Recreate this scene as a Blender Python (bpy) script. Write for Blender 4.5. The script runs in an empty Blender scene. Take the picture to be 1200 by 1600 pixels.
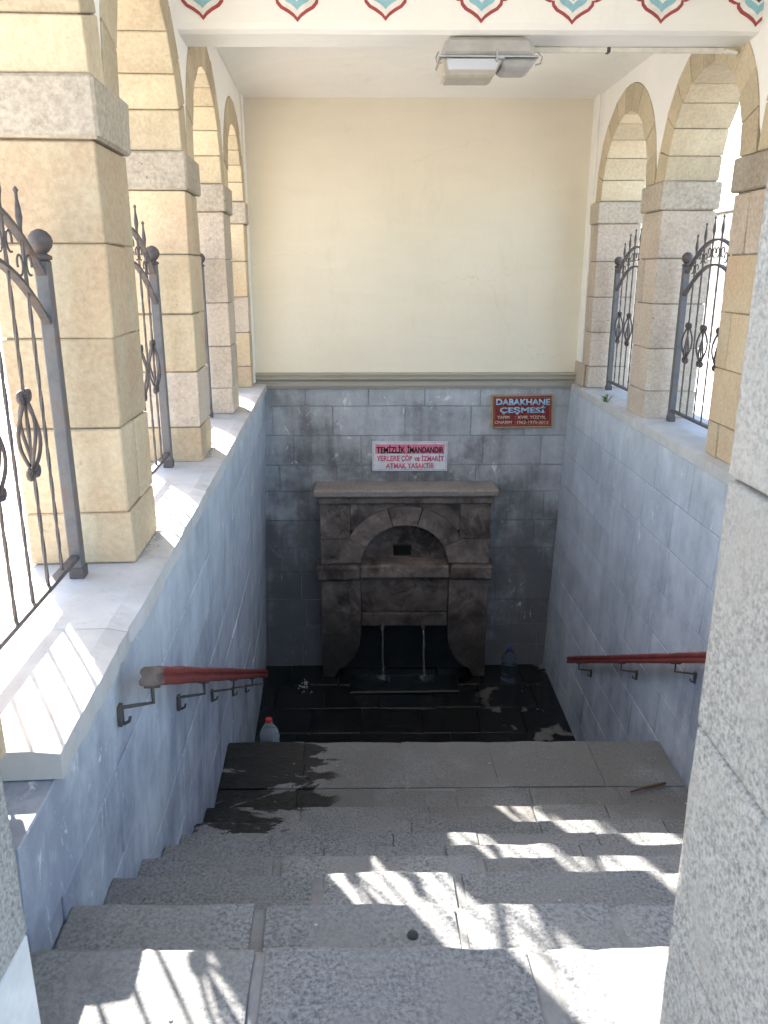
import bpy, math, random
from mathutils import Vector, noise as mnoise
random.seed(7)
R = math.radians
scene = bpy.context.scene
col = scene.collection

# ------------------------------------------------------------------ camera
cd = bpy.data.cameras.new('camera'); cam = bpy.data.objects.new('camera', cd); col.objects.link(cam)
cam.location = (0, 0, 1.42)
cam.rotation_euler = (R(90 - 16.7), 0, R(-0.70))
cd.sensor_fit = 'VERTICAL'; cd.sensor_height = 36; cd.lens = 1250 / 1600 * 36
cd.clip_start = 0.05; cd.clip_end = 3000
cd.dof.use_dof = True; cd.dof.focus_distance = 5.5; cd.dof.aperture_fstop = 11
scene.camera = cam

# ------------------------------------------------------------------ sky, sun, exposure
SUN_AZ, SUN_EL = R(-58), R(30)            # heading of the light in plan, elevation
world = bpy.data.worlds.new('World'); scene.world = world; world.use_nodes = True
wn = world.node_tree.nodes; wn.clear()
sky = wn.new('ShaderNodeTexSky'); sky.sky_type = 'NISHITA'; sky.sun_disc = False
sky.sun_elevation = SUN_EL; sky.sun_rotation = R(-32) % (2 * math.pi)
sky.air_density = 1.0; sky.dust_density = 1.5; sky.ozone_density = 1.0
bg = wn.new('ShaderNodeBackground'); bg.inputs['Strength'].default_value = 0.15
wo = wn.new('ShaderNodeOutputWorld')
world.node_tree.links.new(sky.outputs[0], bg.inputs[0]); world.node_tree.links.new(bg.outputs[0], wo.inputs[0])
sl = bpy.data.lights.new('sun', 'SUN'); sl.energy = 5.0; sl.angle = R(0.53); sl.color = (1.0, 0.95, 0.87)
sun = bpy.data.objects.new('sun', sl); col.objects.link(sun)
ldir = Vector((math.cos(SUN_AZ) * math.cos(SUN_EL), math.sin(SUN_AZ) * math.cos(SUN_EL), -math.sin(SUN_EL)))
sun.rotation_euler = ldir.to_track_quat('-Z', 'Y').to_euler(); sun.location = (-8, 12, 9)
vs = scene.view_settings
vs.view_transform = 'Standard'; vs.look = 'None'; vs.gamma = 1.0; vs.use_curve_mapping = False
vs.exposure = 2.55
scene.render.engine = 'CYCLES'
scene.cycles.max_bounces = 10; scene.cycles.diffuse_bounces = 6; scene.cycles.transmission_bounces = 8
scene.cycles.use_denoising = True; scene.cycles.sample_clamp_indirect = 6.0

# ------------------------------------------------------------------ materials
class MB:
    def __init__(s, name, rough=0.8, spec=0.3):
        s.m = bpy.data.materials.new(name); s.m.use_nodes = True
        s.t = s.m.node_tree; s.n = s.t.nodes; s.p = s.n['Principled BSDF']
        s.p.inputs['Roughness'].default_value = rough
        s.p.inputs['Specular IOR Level'].default_value = spec
        s.g = s.n.new('ShaderNodeNewGeometry'); s.pos = s.g.outputs['Position']
        s._r = None
    def link(s, a, b): s.t.links.new(a, b)
    def rnd(s):
        if not s._r: s._r = s.n.new('ShaderNodeObjectInfo').outputs['Random']
        return s._r
    def co(s, sc=(1, 1, 1), shift_by_object=False):
        m = s.n.new('ShaderNodeMapping'); m.inputs['Scale'].default_value = sc
        s.link(s.pos, m.inputs['Vector'])
        if shift_by_object:
            c = s.n.new('ShaderNodeCombineXYZ')
            k = s.math('MULTIPLY', s.rnd(), 37.0)
            for i in range(3): s.link(k, c.inputs[i])
            s.link(c.outputs[0], m.inputs['Location'])
        return m.outputs[0]
    def noise(s, scale, detail=4, rough=0.6, sc=(1, 1, 1), dist=0.0, own=False):
        t = s.n.new('ShaderNodeTexNoise'); t.inputs['Scale'].default_value = scale
        t.inputs['Detail'].default_value = detail; t.inputs['Roughness'].default_value = rough
        t.inputs['Distortion'].default_value = dist
        s.link(s.co(sc, own), t.inputs['Vector']); return t.outputs['Fac']
    def voro(s, scale, sc=(1, 1, 1), feature='F1'):
        t = s.n.new('ShaderNodeTexVoronoi'); t.feature = feature; t.inputs['Scale'].default_value = scale
        s.link(s.co(sc), t.inputs['Vector']); return t.outputs['Distance']
    def math(s, op, a, b=None, clamp=False):
        m = s.n.new('ShaderNodeMath'); m.operation = op; m.use_clamp = clamp
        for i, v in enumerate((a, b)):
            if v is None: continue
            if isinstance(v, (int, float)): m.inputs[i].default_value = v
            else: s.link(v, m.inputs[i])
        return m.outputs[0]
    def step(s, v, lo, hi):
        m = s.n.new('ShaderNodeMapRange'); m.interpolation_type = 'SMOOTHSTEP'
        m.inputs['From Min'].default_value = lo; m.inputs['From Max'].default_value = hi
        s.link(v, m.inputs['Value']); return m.outputs[0]
    def axis(s, i):
        x = s.n.new('ShaderNodeSeparateXYZ'); s.link(s.pos, x.inputs[0]); return x.outputs[i]
    def box(s, i, lo, hi, soft):
        a = s.axis(i)
        return s.math('MULTIPLY', s.step(a, lo - soft, lo + soft), s.math('SUBTRACT', 1.0, s.step(a, hi - soft, hi + soft)))
    def mix(s, f, a, b, mode='MIX'):
        m = s.n.new('ShaderNodeMix'); m.data_type = 'RGBA'; m.blend_type = mode
        for sock, v in ((m.inputs[0], f), (m.inputs[6], a), (m.inputs[7], b)):
            if isinstance(v, (int, float)): sock.default_value = v
            elif isinstance(v, tuple): sock.default_value = (*v, 1)
            else: s.link(v, sock)
        return m.outputs[2]
    def ramp(s, f, stops):
        r = s.n.new('ShaderNodeValToRGB'); e = r.color_ramp.elements
        while len(e) < len(stops): e.new(0.5)
        for el, (p, c) in zip(e, stops): el.position = p; el.color = (*c, 1)
        s.link(f, r.inputs[0]); return r.outputs[0]
    def color(s, c):
        if isinstance(c, tuple): s.p.inputs['Base Color'].default_value = (*c, 1)
        else: s.link(c, s.p.inputs['Base Color'])
    def vary(s, c, lo=0.85, hi=1.12):
        m = s.n.new('ShaderNodeMapRange'); m.inputs['To Min'].default_value = lo; m.inputs['To Max'].default_value = hi
        s.link(s.rnd(), m.inputs['Value'])
        v = s.n.new('ShaderNodeHueSaturation'); s.link(m.outputs[0], v.inputs['Value'])
        if isinstance(c, tuple): v.inputs['Color'].default_value = (*c, 1)
        else: s.link(c, v.inputs['Color'])
        return v.outputs[0]
    def rough(s, v): s.link(v, s.p.inputs['Roughness'])
    def bump(s, h, strength=0.4, dist=0.01):
        b = s.n.new('ShaderNodeBump'); b.inputs['Strength'].default_value = strength; b.inputs['Distance'].default_value = dist
        s.link(h, b.inputs['Height'])
        if s.p.inputs['Normal'].is_linked:
            s.link(s.p.inputs['Normal'].links[0].from_socket, b.inputs['Normal'])
        s.link(b.outputs[0], s.p.inputs['Normal'])

M = {}
def granite(name, dark, light, warm, sc=70, rough=0.75, extra=None):
    k = MB(name, rough)
    f = k.noise(sc, 4, 0.7, dist=0.3)
    c = k.ramp(f, [(0.36, dark), (0.47, tuple((a + b) / 2 for a, b in zip(dark, light))), (0.60, light)])
    sp = k.step(k.voro(sc * 1.6), 0.10, 0.26)
    c = k.mix(k.math('MULTIPLY', k.math('SUBTRACT', 1.0, sp), 0.6), c, tuple(d * 0.55 for d in dark))
    big = k.step(k.noise(2.3, 5, 0.62), 0.42, 0.66)
    c = k.mix(k.math('MULTIPLY', big, 0.55), c, warm)
    dust = k.step(k.noise(4.5, 8, 0.74), 0.47, 0.66)
    c = k.mix(k.math('MULTIPLY', dust, 0.62), c, tuple(l * 0.80 for l in light))
    soot = k.step(k.noise(3.1, 7, 0.72, dist=0.5), 0.56, 0.75)
    c = k.mix(k.math('MULTIPLY', soot, 0.45), c, tuple(d * 0.9 for d in dark))
    c = k.vary(c, 0.86, 1.13)
    if name == 'step_granite':
        landing_tone = k.step(k.math('ADD', k.noise(1.6, 5, 0.6), k.math('MULTIPLY', k.box(1, 3.5, 4.8, 0.3), 0.28)), 0.55, 0.80)  # browner, darker tone, heaviest on the landing
        c = k.mix(k.math('MULTIPLY', landing_tone, 0.6), c, (0.15, 0.14, 0.125))
    if extra: c = extra(k, c)
    k.color(c)
    k.bump(k.noise(26, 6, 0.7), 0.55, 0.012); k.bump(f, 0.35, 0.004)
    M[name] = k.m; return k

def wet_patch(k, c):
    m = k.math('MULTIPLY', k.box(0, -1.3, -0.34, 0.24), k.box(1, 3.22, 4.75, 0.22))
    n = k.noise(2.6, 6, 0.65, sc=(0.8, 1.6, 1), dist=0.8)
    w = k.step(k.math('ADD', k.math('MULTIPLY', m, 0.92), k.math('MULTIPLY', k.math('SUBTRACT', n, 0.5), 3.2)), 0.52, 0.60)
    w = k.math('MULTIPLY', w, k.step(m, 0.04, 0.3))
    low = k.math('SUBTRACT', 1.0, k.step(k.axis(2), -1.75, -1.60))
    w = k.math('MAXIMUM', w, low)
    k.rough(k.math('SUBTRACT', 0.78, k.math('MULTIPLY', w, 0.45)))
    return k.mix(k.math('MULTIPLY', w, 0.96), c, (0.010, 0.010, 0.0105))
granite('step_granite', (0.11, 0.115, 0.12), (0.31, 0.31, 0.305), (0.26, 0.25, 0.235), 105, extra=wet_patch)
granite('jamb_granite', (0.16, 0.16, 0.157), (0.43, 0.425, 0.405), (0.36, 0.345, 0.315), 150, 0.85)
k = MB('concrete', 0.9); f = k.noise(9, 6, 0.7)
c = k.ramp(f, [(0.3, (0.17, 0.168, 0.163)), (0.7, (0.29, 0.285, 0.275))])
c = wet_patch(k, c); k.color(c); k.bump(k.noise(45, 5), 0.5, 0.008); M['concrete'] = k.m

def sandstone(name, a, b, c3, spots=0.5, grain=0.28):
    k = MB(name, 0.88, 0.2)
    f = k.noise(3.2, 6, 0.6, own=True)
    c = k.ramp(f, [(0.32, a), (0.5, b), (0.68, c3)])
    fine = k.noise(48, 4, 0.7)
    c = k.mix(grain, c, k.ramp(fine, [(0.32, tuple(v * 0.55 for v in b)), (0.66, tuple(min(1, v * 1.2) for v in a))]))
    pn = k.noise(24, 7, 0.8, own=True); pits = k.math('SUBTRACT', 1.0, k.step(pn, 0.31, 0.40))
    chip = k.math('SUBTRACT', 1.0, k.step(k.noise(6.5, 5, 0.6, own=True), 0.28, 0.31))
    c = k.mix(k.math('MULTIPLY', pits, spots), c, tuple(v * 0.34 for v in b))
    st = k.step(k.noise(2.0, 6, 0.7, sc=(1.6, 1.6, 0.5), own=True), 0.58, 0.76)
    c = k.mix(k.math('MULTIPLY', st, 0.42), c, (0.36, 0.30, 0.235))
    c = k.vary(c, 0.86, 1.12)
    c = k.mix(k.math('MULTIPLY', chip, 0.35), c, tuple(v * 0.55 for v in b))
    k.color(c); k.bump(k.noise(30, 6, 0.7), 0.5, 0.010); k.bump(k.noise(5, 4), 0.35, 0.025); k.bump(pits, -0.5, 0.006); k.bump(chip, -0.6, 0.010); M[name] = k.m
sandstone('sandstone', (0.58, 0.485, 0.34), (0.53, 0.41, 0.27), (0.51, 0.345, 0.225))
sandstone('voussoir_stone', (0.57, 0.49, 0.345), (0.51, 0.42, 0.285), (0.45, 0.36, 0.245), 0.5)
sandstone('impost_stone', (0.45, 0.39, 0.31), (0.385, 0.33, 0.26), (0.31, 0.255, 0.20), 1.0, 0.5)
sandstone('pink_tuff', (0.56, 0.475, 0.385), (0.50, 0.41, 0.325), (0.44, 0.35, 0.275), 1.0, 0.4)
k = MB('mortar', 0.95); k.color(k.ramp(k.noise(20, 5), [(0.3, (0.17, 0.145, 0.11)), (0.7, (0.33, 0.28, 0.21))])); M['mortar'] = k.m

def plaster(name, base, stain, amt):
    k = MB(name, 0.9, 0.2)
    c = k.ramp(k.noise(1.3, 5, 0.6), [(0.3, base), (0.75, tuple(v * 0.93 for v in base))])
    st = k.step(k.noise(2.6, 6, 0.72, sc=(1.3, 1.3, 0.35)), 0.55, 0.8)
    c = k.mix(k.math('MULTIPLY', st, amt), c, stain)
    sp = k.math('SUBTRACT', 1.0, k.step(k.voro(5.0), 0.012, 0.03))
    c = k.mix(k.math('MULTIPLY', sp, 0.35), c, (0.25, 0.2, 0.15))
    vo = k.n.new('ShaderNodeTexVoronoi'); vo.feature = 'DISTANCE_TO_EDGE'; vo.inputs['Scale'].default_value = 0.75
    wv = k.n.new('ShaderNodeVectorMath'); wv.operation = 'ADD'; nz_ = k.n.new('ShaderNodeTexNoise'); nz_.inputs['Scale'].default_value = 3.0; nz_.inputs['Detail'].default_value = 6
    k.link(k.pos, nz_.inputs['Vector']); sc2 = k.n.new('ShaderNodeVectorMath'); sc2.operation = 'SCALE'; sc2.inputs['Scale'].default_value = 0.55
    k.link(nz_.outputs['Color'], sc2.inputs[0]); k.link(k.pos, wv.inputs[0]); k.link(sc2.outputs[0], wv.inputs[1]); k.link(wv.outputs[0], vo.inputs['Vector'])
    cr = k.math('MULTIPLY', k.math('SUBTRACT', 1.0, k.step(vo.outputs['Distance'], 0.0, 0.0035)), k.step(k.noise(1.1, 3), 0.52, 0.62))
    c = k.mix(k.math('MULTIPLY', cr, 0.22), c, (0.30, 0.26, 0.20))
    tw = k.noise(4.0, 6, 0.65, sc=(0.35, 1, 1.5), dist=0.7)
    c = k.mix(0.16, c, k.ramp(tw, [(0.3, tuple(v * 0.72 for v in base)), (0.7, base)]))
    k.color(c); k.bump(k.noise(3.0, 5, 0.6), 0.45, 0.025); k.bump(tw, 0.3, 0.010); k.bump(k.noise(90, 3), 0.15, 0.003); M[name] = k.m
plaster('cream_plaster', (0.76, 0.70, 0.575), (0.60, 0.53, 0.40), 0.55)
plaster('white_plaster', (0.86, 0.835, 0.775), (0.66, 0.62, 0.54), 0.40)
plaster('cornice_paint', (0.42, 0.385, 0.325), (0.28, 0.25, 0.20), 0.7)

def blue_paint(name, a, b, grime_dark, white_amt, grime_dark_amt, low_dark):
    k = MB(name, 0.72, 0.3)
    streak = k.noise(5.0, 6, 0.7, sc=(1.0, 1.0, 0.16))
    c = k.ramp(streak, [(0.30, a), (0.72, b)])
    c = k.mix(0.5, c, k.ramp(k.noise(2.6, 7, 0.72), [(0.30, tuple(v * 0.60 for v in a)), (0.66, b)]))
    sc_ = k.step(k.noise(24, 5, 0.75, sc=(1, 1, 0.5)), 0.56, 0.72)
    c = k.mix(k.math('MULTIPLY', sc_, 0.18), c, tuple(v * 0.55 for v in a))
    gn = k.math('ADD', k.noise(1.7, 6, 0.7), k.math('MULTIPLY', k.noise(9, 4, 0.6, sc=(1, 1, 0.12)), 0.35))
    if low_dark:                                   # darkening toward the bottom with a ragged edge
        if name == 'blue_paint': h = k.math('SUBTRACT', 1.55, k.math('ADD', k.axis(2), k.math('MULTIPLY', k.axis(1), 0.6)))  # side walls: splash stains, plus shade put into the paint along the stairs
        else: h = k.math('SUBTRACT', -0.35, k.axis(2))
        gn = k.math('ADD', gn, k.math('MULTIPLY', h, low_dark))
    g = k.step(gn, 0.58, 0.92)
    c = k.mix(k.math('MULTIPLY', g, grime_dark_amt), c, grime_dark)  # random stains and the lower darkening share this colour
    # lime bloom, mostly under the sill, and thin runs
    e = k.step(k.noise(7.0, 9, 0.8, sc=(1, 1, 0.55), dist=1.4), 0.585, 0.66)
    top = k.math('MULTIPLY', k.step(k.axis(2), -0.75, 0.25), 0.24)
    reg = k.step(k.math('ADD', k.noise(1.15, 3, 0.5), top), 0.50, 0.64)
    c = k.mix(k.math('MULTIPLY', k.math('MULTIPLY', e, reg), white_amt), c, (0.80, 0.80, 0.78))
    ln = k.math('SUBTRACT', 1.0, k.step(k.math('ABSOLUTE', k.math('SUBTRACT', k.noise(3.4, 3, 0.5, sc=(1, 1, 0.22), dist=0.8), 0.5)), 0.0, 0.008))
    c = k.mix(k.math('MULTIPLY', k.math('MULTIPLY', ln, k.step(k.noise(8, 3), 0.50, 0.62)), 0.16), c, (0.75, 0.77, 0.79))
    c = k.vary(c, 0.93, 1.06)
    k.color(c); k.bump(k.noise(14, 5, 0.65), 0.35, 0.01); k.bump(streak, 0.2, 0.006); M[name] = k.m
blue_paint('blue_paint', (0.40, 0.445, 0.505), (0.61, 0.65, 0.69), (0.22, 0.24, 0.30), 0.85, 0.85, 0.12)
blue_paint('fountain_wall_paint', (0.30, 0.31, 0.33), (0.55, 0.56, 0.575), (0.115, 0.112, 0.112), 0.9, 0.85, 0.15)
k = MB('grey_mortar', 0.9); k.color(k.ramp(k.noise(12, 4), [(0.3, (0.28, 0.30, 0.33)), (0.7, (0.42, 0.44, 0.46))])); M['grey_mortar'] = k.m

k = MB('sill_slab', 0.8); c = k.ramp(k.noise(4, 6, 0.65), [(0.3, (0.44, 0.43, 0.42)), (0.7, (0.58, 0.57, 0.56))])
c = k.mix(k.math('MULTIPLY', k.step(k.noise(11, 6, 0.75), 0.55, 0.75), 0.5), c, (0.30, 0.28, 0.26))
k.color(k.vary(c, 0.94, 1.05)); k.bump(k.noise(60, 4), 0.3, 0.004); k.bump(k.noise(7, 5), 0.2, 0.01); M['sill_slab'] = k.m

k = MB('fountain_stone', 0.7); f = k.noise(4.5, 7, 0.7, own=True)
c = k.ramp(f, [(0.3, (0.125, 0.10, 0.085)), (0.52, (0.23, 0.187, 0.16)), (0.72, (0.40, 0.335, 0.295))])
e = k.step(k.noise(9, 7, 0.8, sc=(1.5, 1, 0.45)), 0.60, 0.70)
c = k.mix(k.math('MULTIPLY', e, 0.5), c, (0.36, 0.34, 0.32))
low_tone = k.math('SUBTRACT', 1.0, k.step(k.math('ADD', k.axis(2), k.math('MULTIPLY', k.noise(6, 5), 0.5)), -2.15, -1.25))  # stone darkens toward the bottom, edge broken up by noise
c = k.mix(k.math('MULTIPLY', low_tone, 0.85), c, (0.03, 0.03, 0.028))
soot = k.step(k.noise(3.0, 8, 0.76, own=True, dist=0.6), 0.46, 0.66)
c = k.mix(k.math('MULTIPLY', soot, 0.85), c, (0.042, 0.033, 0.029))
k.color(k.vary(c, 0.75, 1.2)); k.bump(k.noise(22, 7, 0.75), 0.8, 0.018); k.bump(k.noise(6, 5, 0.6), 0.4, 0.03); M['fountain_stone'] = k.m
sandstone('dusty_cap', (0.40, 0.35, 0.315), (0.31, 0.27, 0.245), (0.20, 0.172, 0.155), 0.8, 0.5)
k = MB('wet_black', 0.28, 0.5); k.color(k.ramp(k.noise(8, 5), [(0.3, (0.006, 0.006, 0.006)), (0.75, (0.02, 0.02, 0.019))]))
k.bump(k.noise(18, 5), 0.4, 0.01); M['wet_black'] = k.m
k = MB('wet_floor', 0.3, 0.5)
d = k.step(k.noise(3.0, 5, 0.55, dist=0.2), 0.57, 0.64)
d = k.math('MULTIPLY', d, k.step(k.axis(0), 0.9, 1.35))
k.color(k.mix(d, k.ramp(k.noise(6, 5), [(0.3, (0.008, 0.008, 0.008)), (0.8, (0.026, 0.026, 0.025))]), (0.20, 0.19, 0.175)))
k.rough(k.math('ADD', 0.24, k.math('MULTIPLY', d, 0.6))); k.bump(k.noise(9, 5), 0.3, 0.008); M['wet_floor'] = k.m

k = MB('red_paint', 0.5, 0.4)
pe = k.step(k.noise(14, 6, 0.7, sc=(1, 0.5, 1)), 0.60, 0.68)
c = k.mix(pe, k.ramp(k.noise(7, 4), [(0.3, (0.15, 0.026, 0.023)), (0.75, (0.21, 0.042, 0.035))]), (0.10, 0.035, 0.03))
pk = k.step(k.noise(33, 4, 0.7), 0.66, 0.72)
c = k.mix(k.math('MULTIPLY', pk, 0.7), c, (0.38, 0.26, 0.22)); k.color(c); k.bump(k.noise(30, 5), 0.3, 0.004); M['red_paint'] = k.m
k = MB('bare_wood', 0.9); k.color(k.ramp(k.noise(18, 5, 0.6, sc=(1, 0.2, 1)), [(0.3, (0.10, 0.078, 0.068)), (0.7, (0.18, 0.145, 0.128))])); M['bare_wood'] = k.m
k = MB('rusty_iron', 0.65, 0.4); c = k.ramp(k.noise(22, 6, 0.7), [(0.35, (0.06, 0.055, 0.06)), (0.55, (0.10, 0.085, 0.08)), (0.72, (0.16, 0.085, 0.05))])
k.color(c); k.bump(k.noise(70, 4), 0.4, 0.003); M['rusty_iron'] = k.m
k = MB('post_paint', 0.55, 0.4); c = k.ramp(k.noise(9, 6, 0.7), [(0.35, (0.085, 0.086, 0.092)), (0.52, (0.12, 0.118, 0.122)), (0.62, (0.13, 0.095, 0.083))])
k.color(c); k.bump(k.noise(50, 4), 0.3, 0.003); M['post_paint'] = k.m

def plain(name, c, rough=0.6, metal=0.0, spec=0.4, vary=0.12, sc=20):
    k = MB(name, rough, spec)
    k.color(k.ramp(k.noise(sc, 4), [(0.3, tuple(v * (1 - vary) for v in c)), (0.7, tuple(min(1, v * (1 + vary)) for v in c))]))
    k.p.inputs['Metallic'].default_value = metal; M[name] = k.m; return k
plain('motif_red', (0.33, 0.065, 0.065), 0.85); plain('motif_blue', (0.26, 0.47, 0.53), 0.85); plain('motif_white', (0.74, 0.71, 0.65), 0.85)
plain('motif_navy', (0.05, 0.07, 0.12), 0.85)
plain('lamp_grey', (0.40, 0.39, 0.37), 0.45, 0.0, 0.5, 0.15, 9); plain('lamp_plate', (0.42, 0.38, 0.31), 0.5)
plain('rust', (0.30, 0.13, 0.05), 0.9, vary=0.4); plain('steel', (0.35, 0.35, 0.36), 0.35, 0.9)
plain('trunking', (0.70, 0.67, 0.58), 0.6)
plain('sign_white', (0.70, 0.70, 0.72), 0.35); plain('sign_pink', (0.72, 0.13, 0.22), 0.45); plain('sign_rose', (0.78, 0.22, 0.30), 0.45)
plain('sign_black', (0.012, 0.012, 0.015), 0.4)
plain('plaque_red', (0.22, 0.022, 0.022), 0.35); plain('brass', (0.52, 0.34, 0.20), 0.4, 0.6); plain('plaque_blue', (0.34, 0.55, 0.70), 0.4)
plain('plaque_cream', (0.62, 0.48, 0.38), 0.4)
plain('white_marble', (0.66, 0.67, 0.68), 0.5); plain('cap_red', (0.55, 0.04, 0.03), 0.4); plain('cap_blue', (0.03, 0.06, 0.28), 0.4)
plain('twig', (0.16, 0.09, 0.05), 0.9); plain('weed_green', (0.10, 0.17, 0.04), 0.7); plain('crumb', (0.50, 0.47, 0.42), 0.9)
plain('pebble_dark', (0.05, 0.05, 0.05), 0.8); plain('roof_metal', (0.25, 0.25, 0.25), 0.6)
k = MB('paving', 0.85); c = k.ramp(k.noise(3, 6), [(0.3, (0.52, 0.49, 0.45)), (0.7, (0.62, 0.59, 0.54))]); k.color(c); k.bump(k.noise(40, 4), 0.3, 0.005); M['paving'] = k.m
k = MB('pale_stone', 0.85); c = k.ramp(k.noise(2, 6), [(0.3, (0.13, 0.13, 0.13)), (0.7, (0.22, 0.215, 0.21))]); k.color(k.vary(c, 0.85, 1.1)); M['pale_stone'] = k.m
def glassy(name, c, rough, ior, trans=1.0):
    k = MB(name, rough, 0.5); k.color(c); k.p.inputs['Transmission Weight'].default_value = trans; k.p.inputs['IOR'].default_value = ior; M[name] = k.m
glassy('pet_clear', (0.80, 0.86, 0.90), 0.12, 1.2, 0.8); glassy('pet_blue', (0.55, 0.66, 0.82), 0.08, 1.15, 0.97)
glassy('water', (0.80, 0.83, 0.85), 0.08, 1.33, 0.90); glassy('lamp_glass', (0.82, 0.86, 0.92), 0.15, 1.45, 0.35)

# ------------------------------------------------------------------ object helpers
WL = {}
def wloc(o):
    v = Vector(o.location)
    while o.parent: o = o.parent; v = v + Vector(o.location)
    return v
def thing(name, loc, label, cat, group=None):
    o = bpy.data.objects.new(name, None); o.empty_display_size = 0.1; col.objects.link(o); o.location = loc
    tag(o, label, cat, group); return o
def tag(o, label=None, cat=None, group=None, kind=None):
    for kk, v in (('label', label), ('category', cat), ('group', group), ('kind', kind)):
        if v: o[kk] = v
    return o
def obj(name, vf, mat, parent=None, smooth=False, origin=None):
    verts, faces = vf
    c = Vector((0, 0, 0))
    if origin is not None: c = Vector(origin)
    else:
        for v in verts: c = c + Vector(v)
        c = c / max(1, len(verts))
    me = bpy.data.meshes.new(name)
    me.from_pydata([tuple(Vector(v) - c) for v in verts], [], faces); me.update()
    mats = mat if isinstance(mat, list) else [mat]
    for m in mats: me.materials.append(M[m])
    if smooth: me.polygons.foreach_set('use_smooth', [True] * len(me.polygons))
    o = bpy.data.objects.new(name, me); col.objects.link(o)
    if parent: o.parent = parent; o.location = c - wloc(parent)
    else: o.location = c
    return o
def join(*vfs):
    V, F = [], []
    for v, f in vfs:
        n = len(V); V += list(v); F += [tuple(i + n for i in ff) for ff in f]
    return V, F
def orient(V, F):
    cen = sum((Vector(v) for v in V), Vector()) / len(V); out = []
    for f in F:
        p = [Vector(V[i]) for i in f]; fc = sum(p, Vector()) / len(p)
        n = Vector()
        for i in range(len(p)): n += p[i].cross(p[(i + 1) % len(p)])
        out.append(tuple(f) if n.dot(fc - cen) > 0 else tuple(reversed(f)))
    return V, out
def hexa(C, b=0.006):
    """chamfered convex block; C[(i,j,k)] corners, i,j,k in 0/1"""
    V, idx = [], {}
    for key in C:
        c = Vector(C[key])
        e = []
        for a in range(3):
            o = list(key); o[a] = 1 - o[a]; d = Vector(C[tuple(o)]) - c
            e.append(d.normalized() * min(b, d.length * 0.35) if d.length > 1e-6 else Vector())
        for a in range(3):
            p = c.copy()
            for q in range(3):
                if q != a: p += e[q]
            idx[(key, a)] = len(V); V.append(tuple(p))
    F = []
    for a in range(3):
        q, r = [x for x in range(3) if x != a]
        for s in (0, 1):
            ks = []
            for u, w in ((0, 0), (1, 0), (1, 1), (0, 1)):
                kk = [0, 0, 0]; kk[a] = s; kk[q] = u; kk[r] = w; ks.append(tuple(kk))
            F.append([idx[(kk, a)] for kk in ks])
        for u in (0, 1):
            for w in (0, 1):
                k0 = [0, 0, 0]; k0[q] = u; k0[r] = w; k1 = list(k0); k1[a] = 1; k0, k1 = tuple(k0), tuple(k1)
                F.append([idx[(k0, q)], idx[(k1, q)], idx[(k1, r)], idx[(k0, r)]])
    for kk in C: F.append([idx[(kk, 0)], idx[(kk, 1)], idx[(kk, 2)]])
    return orient(V, F)
KEYS = [(i, j, k) for i in (0, 1) for j in (0, 1) for k in (0, 1)]
def block(fn, u, v, w, b=0.006, jit=0.0):
    """block between parameter ranges, mapped to the world by fn"""
    C = {}
    for (i, j, k) in KEYS:
        p = Vector(fn(u[i], v[j], w[k]))
        if jit: p += Vector((random.uniform(-jit, jit), random.uniform(-jit, jit), random.uniform(-jit, jit)))
        C[(i, j, k)] = p
    return hexa(C, b)
ident = lambda x, y, z: (x, y, z)
def bx(x0, x1, y0, y1, z0, z1, b=0.006, jit=0.0): return block(ident, (x0, x1), (y0, y1), (z0, z1), b, jit)
def tube(pts, r, n=8, closed=False, square=False, twist=0.0):
    pts = [Vector(p) for p in pts]; V, F = [], []; up = Vector((0, 0, 1)); prev = None; m = len(pts)
    for i, p in enumerate(pts):
        a = pts[(i - 1) % m] if (i > 0 or closed) else pts[i]; b2 = pts[(i + 1) % m] if (i < m - 1 or closed) else pts[i]
        t = (b2 - a).normalized()
        if prev is None:
            ref = Vector((1, 0, 0)) if abs(t.z) > 0.9 else up
            s = t.cross(ref).normalized()
        else: s = (prev - t * prev.dot(t)).normalized()
        prev = s; q = t.cross(s)
        rr = r[i] if isinstance(r, (list, tuple)) else r
        for j in range(n):
            an = 2 * math.pi * j / n + twist * i
            V.append(tuple(p + (s * math.cos(an) + q * math.sin(an)) * rr))
    rings = m if closed else m - 1
    for i in range(rings):
        for j in range(n):
            a, b2 = i * n + j, i * n + (j + 1) % n; c, d = ((i + 1) % m) * n + (j + 1) % n, ((i + 1) % m) * n + j
            F.append((a, b2, c, d))
    if not closed: F.append(tuple(reversed(range(n)))); F.append(tuple(range((m - 1) * n, m * n)))
    return V, F
def lathe(c, prof, n=20):
    V, F = [], []; c = Vector(c)
    for r, z in prof:
        for j in range(n):
            a = 2 * math.pi * j / n; V.append((c.x + r * math.cos(a), c.y + r * math.sin(a), c.z + z))
    for i in range(len(prof) - 1):
        for j in range(n): F.append((i * n + j, i * n + (j + 1) % n, (i + 1) * n + (j + 1) % n, (i + 1) * n + j))
    F.append(tuple(reversed(range(n)))); F.append(tuple(range((len(prof) - 1) * n, len(prof) * n)))
    return V, F
def sweep(profile, pts, frame):
    """closed 2d profile carried along pts; frame(i)->(a,b) vectors"""
    V, F = [], []; n = len(profile)
    for i, p in enumerate(pts):
        a, b = frame(i)
        for (s, t) in profile: V.append(tuple(Vector(p) + a * s + b * t))
    for i in range(len(pts) - 1):
        for j in range(n): F.append((i * n + j, i * n + (j + 1) % n, (i + 1) * n + (j + 1) % n, (i + 1) * n + j))
    F.append(tuple(reversed(range(n)))); F.append(tuple(range((len(pts) - 1) * n, len(pts) * n)))
    return V, F
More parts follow.
